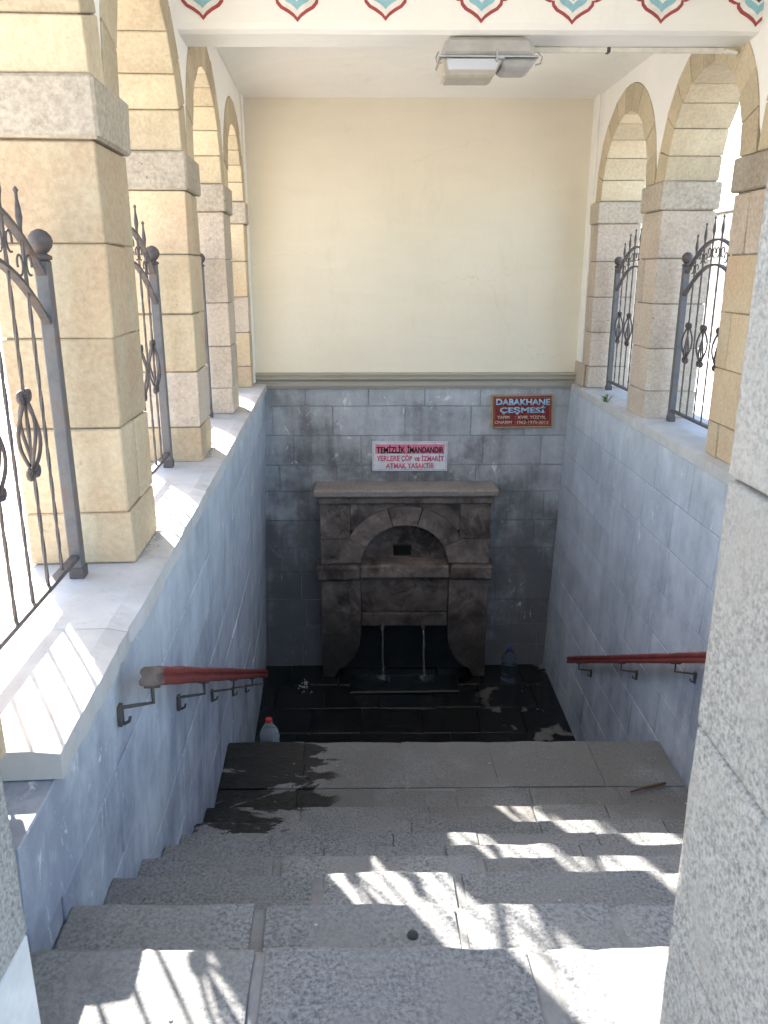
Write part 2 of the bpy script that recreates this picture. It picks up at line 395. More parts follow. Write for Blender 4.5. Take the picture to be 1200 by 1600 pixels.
def fix_normals(o):
    import bmesh
    bm = bmesh.new(); bm.from_mesh(o.data); bmesh.ops.recalc_face_normals(bm, faces=bm.faces); bm.to_mesh(o.data); bm.free()
    return o
def worn(x0, x1, y0, y1, z0, z1, nx=10, ny=6, amp=0.006, nose=0.012, seed=0.0, xl=None, xr=None, rad=0.018):
    """stone slab with a worn, uneven top and a nibbled front edge; xl/xr give the side as a function of y"""
    V, F = [], []
    def nz(a, b, s, q): return mnoise.noise(Vector((a * s + seed * 3.1, b * s - seed * 1.7, seed + q)))
    g = []
    for j in range(ny + 1):
        t = j / ny; row = []
        for i in range(nx + 1):
            s = i / nx
            y = y0 + (y1 - y0) * t
            a = xl(y) if xl else x0; b = xr(y) if xr else x1
            x = a + (b - a) * s
            z = z1 + amp * nz(x, y, 6, 0) + amp * 0.6 * nz(x, y, 19, 4)
            if j == ny: y += nose * (0.6 * nz(x, 0, 7, 9) + 1.0 * nz(x, 0, 27, 2)) - 0.004; z -= rad * 0.7 + nose * 0.5 * abs(nz(x, 0, 9, 5))
            if j == ny - 1: y = y1 - rad * 1.1 + nose * nz(x, 0, 7, 9); z -= rad * 0.10
            if j == 0: z -= 0.004
            if xl: z -= 0.006 * math.exp(-((x - 0.55) / 0.6) ** 2) * t * t + 0.003 * max(0, nz(x, y, 3, 7))
            if i in (0, nx): z -= 0.003; x += 0.004 * (nz(y, 3, 9, 1) + 0.6 * nz(y, 3, 25, 6)) * (1 if (xl is None or True) else 0)
            row.append(len(V)); V.append((x, y, z))
        g.append(row)
    for j in range(ny):
        for i in range(nx): F.append((g[j][i], g[j][i + 1], g[j + 1][i + 1], g[j + 1][i]))
    ring = [g[0][i] for i in range(nx + 1)] + [g[j][nx] for j in range(1, ny + 1)] + [g[ny][i] for i in range(nx - 1, -1, -1)] + [g[j][0] for j in range(ny - 1, 0, -1)]
    low = []
    for r in ring:
        low.append(len(V)); V.append((V[r][0], V[r][1], z0))
    m = len(ring)
    for i in range(m): F.append((ring[i], low[i], low[(i + 1) % m], ring[(i + 1) % m]))
    F.append(tuple(low))
    return V, F

# ------------------------------------------------------------------ the lines of the place
SZ = 0.388                                             # top of the window sills
D = 7.85                                               # wall behind the fountain
def LF(u, v, z): return (-0.739 - 0.0535 * v + u, v + 0.0535 * u, z)      # left arcade: u inwards, v along
def RF(u, v, z): return (1.975 - u, v, z)                                  # right arcade
def wl(y, z): return -0.648 - 0.0535 * y - 0.037 * (0.31 - z)             # painted wall under the left sill
def wr(y, z): return 1.922 - 0.034 * (0.31 - z)                           # and under the right one

# ------------------------------------------------------------------ ground outside (one sheet with the stair pit left open)
GZ = 0.095
xs = [-400, -1.30, 2.36, 400]; ys = [-400, 1.02, D + 0.2, 400]
V = [(x, y, GZ) for y in ys for x in xs]; F = []
for j in range(3):
    for i in range(3):
        if (i, j) != (1, 1): F.append((j * 4 + i, j * 4 + i + 1, j * 4 + 5 + i, j * 4 + 4 + i))
tag(obj('ground', (V, F), 'paving', origin=(0, 0, GZ)), kind='structure')

# ------------------------------------------------------------------ arcades
COURSES = [SZ, 0.585, 0.892, 1.203, 1.510, 1.825]
IMP0, IMP1, RING, DEPTH = 1.825, 2.010, 0.195, 0.37
def arcade(fn, piers, label, pink, split_seed, sgn):
    rng = random.Random(split_seed)
    root = thing('arcade_wall', fn(-0.18, piers[0][0], SZ), label, 'wall')
    for pi, (a, b) in enumerate(piers):
        core = obj('pier', block(fn, (-DEPTH + 0.012, -0.012), (a + 0.012, b - 0.012), (SZ, IMP1), 0.002), 'mortar', root)
        for ci in range(5):
            z0, z1 = COURSES[ci], COURSES[ci + 1]; g = 0.0028
            m = 'pink_tuff' if (pi in pink or (rng.random() < 0.12 and ci != 0)) else 'sandstone'
            if (ci + pi) % 2 == 0:
                sp = a + (b - a) * rng.uniform(0.45, 0.68)
                parts = [(a, sp - g), (sp + g, b)]
            else: parts = [(a, b)]
            for (p, q) in parts:
                e = rng.uniform(-0.003, 0.003)
                obj('stone_block', block(fn, (-DEPTH, e), (p + rng.uniform(-.002, .002), q), (z0 + g, z1 - g), rng.uniform(0.003, 0.006), 0.003), m, core)
        ex = 0.022
        obj('impost', block(fn, (-DEPTH - ex, ex), (a - ex, b + ex), (IMP0 + 0.003, IMP1 - 0.003), 0.010, 0.004), 'impost_stone', root)
    for i in range(len(piers) - 1):
        a, b = piers[i][1], piers[i + 1][0]
        c, r = (a + b) / 2, (b - a) / 2
        def P(rr, t, u, c=c): return fn(u, c - rr * math.cos(t), IMP1 + rr * math.sin(t))
        # mortar ring behind the voussoirs
        n = 22; V, F = [], []
        for q in range(n + 1):
            t = math.pi * q / n
            for rr in (r + 0.012, r + RING - 0.012):
                for u in (-DEPTH + 0.012, -0.012): V.append(P(rr, t, u))
        for q in range(n):
            s = q * 4; e = s + 4
            F += [(s, s + 1, e + 1, e), (s + 2, e + 2, e + 3, s + 3), (s, e, e + 2, s + 2), (s + 1, s + 3, e + 3, e + 1)]
        ring = fix_normals(obj('arch', (V, F), 'mortar', root))
        nv = 11; cuts = [math.pi * q / nv for q in range(nv + 1)]
        for q in range(1, nv): cuts[q] += rng.uniform(-0.03, 0.03)
        for q in range(nv):
            g = 0.0028 / r
            t0, t1 = cuts[q] + g, cuts[q + 1] - g
            e = rng.uniform(-0.002, 0.004)
            out = r + RING if q not in (0, nv - 1) else r + RING - 0.004
            obj('voussoir', block(lambda rr, t, u: P(rr, t, u), (r, out), (t0, t1), (-DEPTH, e), 0.004, 0.0015), 'voussoir_stone', ring)
    # plastered spandrels above the arches
    v0, v1 = piers[0][0], piers[-1][1]
    def low(v):
        z = IMP1
        for i in range(len(piers) - 1):
            a, b = piers[i][1], piers[i + 1][0]; c, r = (a + b) / 2, (b - a) / 2 + RING - 0.001
            if abs(v - c) < r: z = max(z, IMP1 + math.sqrt(r * r - (v - c) ** 2))
        return z
    n = int((v1 - v0) / 0.03); V, F = [], []
    for q in range(n + 1):
        v = v0 + (v1 - v0) * q / n; z = low(v)
        V += [fn(-0.006, v, z), fn(-0.006, v, 3.12), fn(-DEPTH + 0.006, v, 3.12), fn(-DEPTH + 0.006, v, z)]
    for q in range(n):
        s, e = q * 4, q * 4 + 4
        F += [(s, s + 1, e + 1, e), (s + 1, s + 2, e + 2, e + 1), (s + 2, s + 3, e + 3, e + 2), (s + 3, s, e, e + 3)]
    F += [(0, 3, 2, 1), (n * 4, n * 4 + 1, n * 4 + 2, n * 4 + 3)]
    fix_normals(obj('plaster_spandrel', (V, F), 'white_plaster', root))
    return root
PL = [(1.17, 1.572), (2.79, 3.19), (4.45, 4.85), (6.03, 6.43), (7.48, 7.68)]
PR = [(1.06, 1.46), (2.66, 3.06), (4.26, 4.66), (5.82, 6.22), (7.42, 7.66)]
arcade(LF, PL, 'sandstone arcade on the sunny side where light falls through the arches', (3,), 3, 1)
arcade(RF, PR, 'sandstone arcade opposite the sunny one, above the marble-grey sill with the weed', (3, 4), 5, -1)
# plaster strips that close the corner behind the last piers
for fn, b, lab in ((LF, 7.685, 'narrow white plaster strip in the corner beside the sunny arcade'), (RF, 7.665, 'narrow white plaster strip in the corner above the red plaque')):
    o = obj('plaster_strip', block(fn, (-DEPTH, 0.012), (b, D - 0.004), (SZ + 0.012, 3.1), 0.004), 'white_plaster'); tag(o, lab, 'plaster strip')
tag(obj('broken_render', block(RF, (0.004, 0.022), (7.50, 7.84), (SZ + 0.004, 0.60), 0.006, 0.008), 'pink_tuff'), 'bare brown patch of broken render at the corner foot above the plaque', 'render patch')

# ------------------------------------------------------------------ sills
def sill(fn, v0, v1, inner, label, seed):
    rng = random.Random(seed)
    root = thing('window_sill', fn(-0.1, v0, 0.31), label, 'sill')
    v = v0
    while v < v1 - 0.05:
        L = rng.uniform(0.52, 0.66); e = min(v + L, v1)
        if v1 - e < 0.2: e = v1
        nx, ny = 14, 8; V, F, top = [], [], []
        for j in range(ny + 1):
            row = []
            for i in range(nx + 1):
                u = inner + (-0.46 - inner) * j / ny; w = v + 0.002 + (e - v - 0.004) * i / nx
                p = Vector(fn(u, w, SZ)); nn = mnoise.noise(p * 9 + Vector((seed, 0, 0))); n2 = mnoise.noise(p * 26)
                z = SZ + 0.0015 * nn
                if j == 0:
                    p = Vector(fn(u - 0.012 * max(0, nn) - 0.010 * max(0, n2) - 0.003, w, SZ)); z -= 0.008 + 0.012 * max(0, n2) + 0.01 * max(0, nn)
                if i in (0, nx): z -= 0.0025
                row.append(len(V)); V.append((p.x, p.y, z))
            top.append(row)
        ringi = top[0] + [top[j][nx] for j in range(1, ny + 1)] + list(reversed(top[ny]))[1:] + [top[j][0] for j in range(ny - 1, 0, -1)]
        lowi = []
        for r_ in ringi: lowi.append(len(V)); V.append((V[r_][0], V[r_][1], 0.312))
        for j in range(ny):
            for i in range(nx): F.append((top[j][i], top[j][i + 1], top[j + 1][i + 1], top[j + 1][i]))
        for q in range(len(ringi)): F.append((ringi[q], lowi[q], lowi[(q + 1) % len(ringi)], ringi[(q + 1) % len(ringi)]))
        F.append(tuple(lowi))
        fix_normals(obj('sill_slab', (V, F), 'sill_slab', root))
        v = e
    return root
sill(LF, 1.575, D - 0.01, 0.114, 'pale stone sill crossed by bright sun and bar shadows', 2)
sill(RF, 1.06, D - 0.01, 0.060, 'pale stone sill in shade with a small green weed', 9)

# ------------------------------------------------------------------ stair geometry
tg = [(1.315, 0.105), (1.62, -0.065), (1.96, -0.274), (2.30, -0.499), (2.64, -0.726), (2.98, -0.948), (3.32, -1.144), (3.66, -1.317),
      (4.60, -1.523), (4.90, -1.77), (5.20, -2.00), (5.50, -2.22), (5.80, -2.44)]
FZ = -2.665
def stair_z(y):
    for (yy, zz) in tg:
        if y <= yy: return zz
    return FZ

# ------------------------------------------------------------------ painted retaining walls, block by block
def masonry(root, face, v0, v1, zs, lens, back, mat, skip=None, seed=1, gap=0.003, proud=0.003, bev=0.004):
    rng = random.Random(seed)
    for ci in range(len(zs) - 1):
        z0, z1 = zs[ci], zs[ci + 1]
        v = v0 - (rng.uniform(0.15, 0.45) if ci % 2 else 0)
        while v < v1 - 0.01:
            e = v + rng.uniform(*lens)
            if v1 - e < 0.18: e = v1
            a, b = max(v, v0), min(e, v1); v = e
            if b - a < 0.02 or (skip and skip(a, b, z0, z1)): continue
            pr = rng.uniform(-proud, proud)
            obj('stone_block', block(lambda q, s, z: face(q, s, z), (back, pr), (a + gap, b - gap), (z0 + gap, z1 - gap), bev, 0.0015), mat, root)
ZS = [FZ - 0.1 + (0.311 - FZ + 0.1) * i / 10 for i in range(11)]
def mk_wall(sgn, fx, y0, label, seed):
    fq = lambda q, y, z: (fx(y, z) + sgn * q, y, z)
    core = obj('retaining_wall', block(fq, (-0.45, -0.007), (y0, D - 0.012), (FZ - 0.3, 0.308), 0.003), 'grey_mortar', origin=(fx(4, 0) - sgn * 0.2, 4.4, FZ))
    tag(core, label, 'wall')
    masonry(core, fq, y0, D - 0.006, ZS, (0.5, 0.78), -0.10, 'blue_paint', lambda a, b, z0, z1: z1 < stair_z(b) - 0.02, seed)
mk_wall(1, wl, 1.03, 'blue-grey painted block wall below the sunlit sill', 11)
mk_wall(-1, wr, 1.03, 'blue-grey painted block wall below the shaded sill', 12)

# ------------------------------------------------------------------ wall behind the fountain
bw = obj('fountain_wall', bx(-1.75, 2.6, D + 0.004, D + 0.3, FZ - 0.3, 3.1, 0.004), 'grey_mortar', origin=(0.4, D + 0.15, FZ))
tag(bw, 'tall end wall, cream plaster above and dark painted blocks below', 'wall')
obj('plaster_panel', bx(-1.72, 2.58, D - 0.012, D + 0.002, 0.40, 3.09, 0.004), 'cream_plaster', bw)
zb = [FZ - 0.1, -2.43, -2.193, -1.898, -1.58, -1.318, -1.02, -0.714, -0.44, -0.14, 0.154, 0.345]
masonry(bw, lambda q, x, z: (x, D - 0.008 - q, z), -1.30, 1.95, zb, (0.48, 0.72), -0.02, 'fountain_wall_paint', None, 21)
# moulded cornice
prof = [(0, .335), (.03, .335), (.035, .352), (.05, .358), (.052, .372), (.036, .382), (.034, .40), (.055, .418), (.078, .428), (.08, .446), (.066, .450), (.066, .462), (.086, .468), (.086, .478), (0, .486)]
V, F = [], []
for x in (-1.16, 1.963):
    for (d, z) in prof: V.append((x, D - 0.014 - d, z))
n = len(prof)
for j in range(n): F.append((j, (j + 1) % n, n + (j + 1) % n, n + j))
F += [tuple(range(n)), tuple(range(n, 2 * n))]
fix_normals(obj('cornice', (V, F), 'cornice_paint', bw))

# ------------------------------------------------------------------ floor by the fountain
fl = obj('floor', bx(-1.4, 2.0, 5.75, D + 0.1, FZ - 0.2, FZ - 0.012, 0.002), 'wet_black', origin=(0.4, 6.8, FZ - 0.1)); tag(fl, kind='structure')
rng = random.Random(31)
y = 5.77
while y < D - 0.05:
    h = rng.uniform(0.36, 0.46); x = -1.32 - rng.uniform(0, 0.3)
    if D - (y + h) < 0.15: h = D - 0.01 - y
    while x < 1.95:
        w = rng.uniform(0.42, 0.62); a, b = max(x, -1.34), min(x + w, 1.97); x += w
        if b - a < 0.05: continue
        dz = rng.uniform(-0.004, 0.004)
        obj('paving_slab', bx(a + .003, b - .003, y + .003, y + h - .003, FZ - 0.1, FZ + dz, 0.005, 0.002), 'wet_floor', fl)
    y += h

# ------------------------------------------------------------------ stairs
rng = random.Random(41)
st = thing('staircase', (0.5, 1.2, FZ), 'worn grey granite staircase going down to the fountain', 'stairs')
prev_y = -0.6
V, F = [], []
for (yy, zz) in tg:                              # concrete body a touch below the slabs
    z = zz - 0.0155
    xl0, xr0 = wl(prev_y, zz) - 0.02, wr(prev_y, zz) + 0.02; xl1, xr1 = wl(yy, zz) - 0.02, wr(yy, zz) + 0.02
    if prev_y < 0: xl0, xr0 = -1.28, 2.3
    s = len(V); ye = yy - 0.02
    V += [(xl0, prev_y - 0.02 if prev_y > 0 else 1.021, z), (xr0, prev_y - 0.02 if prev_y > 0 else 1.021, z), (xr1, ye, z), (xl1, ye, z),
          (xl0, prev_y - 0.02 if prev_y > 0 else 1.021, FZ - 0.2), (xr0, prev_y - 0.02 if prev_y > 0 else 1.021, FZ - 0.2), (xr1, ye, FZ - 0.2), (xl1, ye, FZ - 0.2)]
    F += [(s, s + 1, s + 2, s + 3), (s + 2, s + 6, s + 7, s + 3), (s, s + 4, s + 5, s + 1), (s + 1, s + 5, s + 6, s + 2), (s, s + 3, s + 7, s + 4)]
    prev_y = yy
obj('concrete_bed', (V, F), 'concrete', st)
def slab_row(y0, y1, z, xl, xr, nslabs, gap, seed, thick=0.16, jx=0.10):
    r2 = random.Random(seed)
    cuts = [0.0] + [(i + r2.uniform(-jx, jx) * 1.6) / nslabs for i in range(1, nslabs)] + [1.0]
    last = None
    for i in range(nslabs):
        a, b = cuts[i], cuts[i + 1]; ga = 0 if i == 0 else gap * r2.uniform(0.1, 1) / 2; gb = 0 if i == nslabs - 1 else gap * r2.uniform(0.1, 1) / 2
        def fl_(y, a=a, ga=ga): L, Rr = xl(y), xr(y); return L + (Rr - L) * a + ga + 0.001
        def fr_(y, b=b, gb=gb): L, Rr = xl(y), xr(y); return L + (Rr - L) * b - gb - 0.001
        if last and gap > 0.02:                       # mortar filling the joint almost flush
            fix_normals(obj('mortar_joint', worn(0, 1, y0 + 0.004, y1 - 0.004, z - thick, z - 0.004, 4, 6, 0.004, 0.008, seed + i * 0.71 + 5, (lambda y, f=last: f(y) - 0.006), (lambda y, f=fl_: f(y) + 0.006)), 'concrete', st))
        last = fr_
        w = fr_(y0) - fl_(y0); nx = max(6, int(w / 0.045))
        o = obj('step_slab', worn(0, 1, y0 + 0.004, y1 + r2.uniform(-0.008, 0.012), z - thick, z + r2.uniform(-0.003, 0.004), nx, max(5, int((y1 - y0) / 0.06)),
                                  0.004, 0.009, seed + i * 0.37, fl_, fr_), 'step_granite', st)
        fix_normals(o)
prev_y = 1.0
for k_, (yy, zz) in enumerate(tg):
    xl = (lambda y, z=zz: wl(y, z) + 0.002); xr = (lambda y, z=zz: wr(y, z) - 0.002)
    if k_ == 0: slab_row(1.02, yy, zz, xl, xr, 5, 0.06, 51)
    elif k_ == 8:
        slab_row(prev_y - 0.02, 4.10, zz - 0.004, xl, xr, 6, 0.003, 81); slab_row(4.10, yy, zz - 0.002, xl, xr, 5, 0.003, 82)
    else: slab_row(prev_y - 0.02, yy, zz, xl, xr, rng.choice((4, 5, 5, 6)), 0.045 if k_ < 4 else 0.006, 52 + k_)
    prev_y = yy
# street slabs the visitor stands on
r2 = random.Random(77)
for j, (a, b) in enumerate(((-0.5, 0.05), (0.05, 0.55), (0.55, 1.012))):
    x = -0.9
    while x < 0.9:
        w = r2.uniform(0.5, 0.7)
        fix_normals(obj('entrance_slab', worn(x + .003, x + w - .003, a + .003, b, 0.0, 0.107, 8, 6, 0.004, 0.003, j + x), 'step_granite', st)); x += w

# ------------------------------------------------------------------ granite door jambs at the entrance
def jamb(x0, x1, zs, label, mats, seed):
    r2 = random.Random(seed)
    root = thing('door_jamb', ((x0 + x1) / 2, 0.75, 0.105), label, 'jamb')
    for i in range(len(zs) - 1):
        z0, z1 = zs[i] + 0.002, zs[i + 1] - 0.002
        # pillowed block: grid on all six sides pulled in towards its edges
        V, F, n = [], [], 10
        cx, cy, cz = (x0 + x1) / 2, 0.735, (z0 + z1) / 2; hx, hy, hz = (x1 - x0) / 2, 0.265, (z1 - z0) / 2
        def sp(a, b, c):
            p = Vector((cx + a * hx, cy + b * hy, cz + c * hz)); rd = 0.007
            q = [max(0, abs(t) * h - (h - rd)) for t, h in ((a, hx), (b, hy), (c, hz))]
            L = math.sqrt(sum(t * t for t in q))
            if L > rd:
                for ax, (t, h) in enumerate(((a, hx), (b, hy), (c, hz))):
                    if q[ax] > 0: p[ax] -= math.copysign(q[ax] * (1 - rd / L), t)
            nn = mnoise.noise(p * 8 + Vector((seed, i, 0))) * 0.003 + mnoise.noise(p * 30) * 0.0022
            ax = max(range(3), key=lambda w: (abs(a), abs(b), abs(c))[w])
            p[ax] += math.copysign(nn, (a, b, c)[ax]) * (0.4 if ax == 2 else 1)
            return tuple(p)
        gs = [-1, -0.97, -0.92, -0.7, -0.35, 0, 0.35, 0.7, 0.92, 0.97, 1]
        cache = {}
        def vid(a, b, c):
            if (a, b, c) not in cache: cache[(a, b, c)] = len(V); V.append(sp(a, b, c))
            return cache[(a, b, c)]
        for s in (-1, 1):
            for u in range(10):
                for w in range(10):
                    ua, ub, wa, wb = gs[u], gs[u + 1], gs[w], gs[w + 1]
                    F.append((vid(s, ua, wa), vid(s, ub, wa), vid(s, ub, wb), vid(s, ua, wb)))
                    F.append((vid(ua, s, wa), vid(ub, s, wa), vid(ub, s, wb), vid(ua, s, wb)))
                    F.append((vid(ua, wa, s), vid(ub, wa, s), vid(ub, wb, s), vid(ua, wb, s)))
        fix_normals(obj('jamb_block', (V, F), mats[i] if i < len(mats) else 'jamb_granite', root, smooth=True))
    return root
JZ = [0.107, 0.455, 0.804, 1.166, 1.56, 1.95, 2.32]
jamb(0.457, 0.90, JZ, 'pale speckled granite jamb standing close by the entrance steps', [], 3)
jl = jamb(-0.97, -0.535, [0.445, 0.83, 1.20, 1.56, 1.95, 2.32], 'rough granite jamb above a smooth white marble base block', [], 4)
obj('base_block', bx(-0.98, -0.540, 0.46, 1.006, 0.106, 0.442, 0.006, 0.002), 'white_marble', jl)

# ------------------------------------------------------------------ roof, ceiling, beam
tag(obj('roof', bx(-1.62, 2.66, 0.98, D + 0.5, 3.14, 3.32, 0.01), 'roof_metal'), 'flat roof slab covering the fountain house', 'roof')
def ceil(y0, y1, label):
    V, F = [], []; nx, ny = 28, 20
    for j in range(ny + 1):
        for i in range(nx + 1):
            s, t = i / nx, j / ny; y = y0 + (y1 - y0) * t
            a, b = LF(-0.004, y, 0)[0], RF(-0.004, y, 0)[0]
            x = a + (b - a) * s
            e = max(abs(2 * s - 1), 0); f = abs(2 * t - 1)
            rise = 0.16 * (1 - e ** 3.0) ** 0.7 * (1 - f ** 2.6) ** 0.7
            V.append((x, y, 2.895 + rise + 0.004 * mnoise.noise(Vector((x * 3, y * 3, 1)))))
    for j in range(ny):
        for i in range(nx):
            q = j * (nx + 1) + i; F.append((q, q + nx + 1, q + nx + 2, q + 1))
    return obj('ceiling', (V, F), 'white_plaster', smooth=True)
tag(ceil(4.87, D + 0.0, ''), kind='structure'); tag(ceil(1.0, 4.63, ''), kind='structure')
BY0, BY1, BZ = 4.60, 4.90, 2.585
beam = thing('ceiling_beam', (0.5, 4.75, BZ), 'white plastered cross beam painted with a row of turquoise motifs', 'beam')
pr_ = [(BY0, 3.13), (BY0, BZ + 0.045), (BY0 + 0.012, BZ + 0.018), (BY0 + 0.04, BZ + 0.003), (BY1 - 0.03, BZ), (BY1, BZ + 0.02), (BY1, 3.13)]
V, F = [], []; nx = 40
for i in range(nx + 1):
    for (y, z) in pr_:
        x0, x1 = LF(0.0, y, 0)[0] - 0.02, RF(0.0, y, 0)[0] + 0.02; x = x0 + (x1 - x0) * i / nx
        q = Vector((x * 4, y * 4, z * 4)); V.append((x, y + 0.003 * mnoise.noise(q), z + 0.004 * mnoise.noise(q + Vector((9, 0, 0)))))
m = len(pr_)
for i in range(nx):
    for j in range(m): F.append((i * m + j, i * m + (j + 1) % m, (i + 1) * m + (j + 1) % m, (i + 1) * m + j))
F += [tuple(range(m)), tuple(range(nx * m, nx * m + m))]
fix_normals(obj('beam_body', (V, F), 'white_plaster', beam))
# ogee motif, tip downwards, layered paint
half = [(0, 0), (0.020, 0.022), (0.050, 0.042), (0.085, 0.060), (0.105, 0.082), (0.108, 0.10), (0.122, 0.100), (0.150, 0.112), (0.160, 0.140), (0.152, 0.175), (0.128, 0.195), (0.125, 0.225), (0.09, 0.27), (0.045, 0.31), (0, 0.345)]
def motif(cx, z0):
    pts = half + [(-x, z) for (x, z) in reversed(half[1:-1])]
    prev = None
    for q, (s, mname) in enumerate(((1.0, 'motif_red'), (0.87, 'motif_white'), (0.66, 'motif_blue'), (0.40, 'motif_white'), (0.30, 'motif_navy'), (0.20, 'motif_white'))):
        cz = 0.15; y = BY0 - 0.0030 - 0.0006 * q
        V = [(cx + x * s, y, z0 + cz + (z - cz) * s) for (x, z) in pts] + [(cx + x * s, BY0 + 0.004, z0 + cz + (z - cz) * s) for (x, z) in pts]
        n = len(pts); F = [tuple(range(n)), tuple(reversed(range(n, 2 * n)))] + [(j, (j + 1) % n, n + (j + 1) % n, n + j) for j in range(n)]
        o = fix_normals(obj('painted_motif' if q == 0 else 'motif_layer', (V, F), mname, beam if q == 0 else prev))
        if q == 0: prev = o
for i in range(7): motif(-0.857 + 0.4665 * i + 0.012 * math.sin(i * 2.3), 2.640 - 0.003 * i + 0.005 * math.sin(i * 4.1))

# ------------------------------------------------------------------ lamp under the beam
lamp = thing('bulkhead_lamp', (0.59, 4.75, 2.58), 'grey two-part floodlight with rust spot fixed under the beam', 'lamp')
def frust(x0, x1, y0, y1, z1, X0, X1, Y0, Y1, z0, b=0.015):
    C = {}
    for (i, j, k) in KEYS:
        C[(i, j, k)] = ((x0, x1)[i], (y0, y1)[j], z1) if k else ((X0, X1)[i], (Y0, Y1)[j], z0)
    return hexa(C, b)
obj('housing', frust(0.375, 0.815, 4.63, 4.86, 2.582, 0.345, 0.845, 4.59, 4.87, 2.482, 0.024), 'lamp_grey', lamp)
obj('rim', frust(0.338, 0.852, 4.585, 4.875, 2.484, 0.340, 0.850, 4.586, 4.874, 2.472, 0.004), 'steel', lamp)
dif = obj('diffuser', frust(0.342, 0.672, 4.588, 4.86, 2.473, 0.368, 0.625, 4.64, 4.84, 2.392, 0.012), 'lamp_plate', lamp)
C = {}
for (i, j, k) in KEYS:
    x = ((0.388, 0.632)[i]) if not k else ((0.378, 0.655)[i]); t = 0.93 if k else 0.34
    y = 4.64 + (4.588 - 4.64) * t - (0.004 if j == 0 else -0.004); C[(i, j, k)] = (x, y, 2.395 + (2.473 - 2.395) * t)
obj('glass_pane', hexa(C, 0.003), 'lamp_glass', dif)
obj('gear_box', frust(0.655, 0.848, 4.60, 4.868, 2.473, 0.677, 0.820, 4.64, 4.85, 2.432, 0.014), 'lamp_grey', lamp)
obj('latch', join(bx(0.628, 0.641, 4.575, 4.59, 2.452, 2.512, 0.003), bx(0.638, 0.676, 4.574, 4.586, 2.462, 2.474, 0.003)), 'steel', lamp)
obj('clip', tube([(0.335, 4.60, 2.50), (0.322, 4.59, 2.47), (0.330, 4.585, 2.44), (0.35, 4.60, 2.45)], 0.004, 6), 'steel', lamp)
obj('clip', tube([(0.845, 4.60, 2.50), (0.868, 4.59, 2.475), (0.86, 4.585, 2.445), (0.835, 4.60, 2.44)], 0.004, 6), 'steel', lamp)
V, F = [], []
for q in range(14):
    a = 2 * math.pi * q / 14; rr = 0.022 * (1 + 0.35 * math.sin(3 * a + 1)); V.append((0.468 + rr * math.cos(a) * 1.3, 4.735 + rr * math.sin(a) * 2.2, 2.3935))
V += [(x, y, 2.397) for (x, y, z) in V]
F = [tuple(range(14)), tuple(range(14, 28))] + [(j, (j + 1) % 14, 14 + (j + 1) % 14, 14 + j) for j in range(14)]
tag(fix_normals(obj('rust_spot', (V, F), 'rust', dif)), label='orange rust spot')
tr = thing('cable_trunking', (1.4, 4.86, 2.58), 'cream cable trunking running from the lamp along the beam', 'trunking')
obj('trunk', bx(0.86, 1.905, 4.845, 4.883, 2.560, 2.5835, 0.003, 0.001), 'trunking', tr)
obj('trunk_end', block(lambda x, y, z: (x, y - 0.35 * (x - 1.90), z - 0.25 * (x - 1.90)), (1.905, 1.965), (4.83, 4.862), (2.558, 2.574), 0.003), 'trunking', tr)
obj('cable_gland', tube([(0.845, 4.862, 2.565), (0.866, 4.862, 2.57)], 0.014, 10), 'rusty_iron', tr)
obj('clamp', bx(1.265, 1.285, 4.842, 4.886, 2.557, 2.584, 0.003), 'rusty_iron', tr)

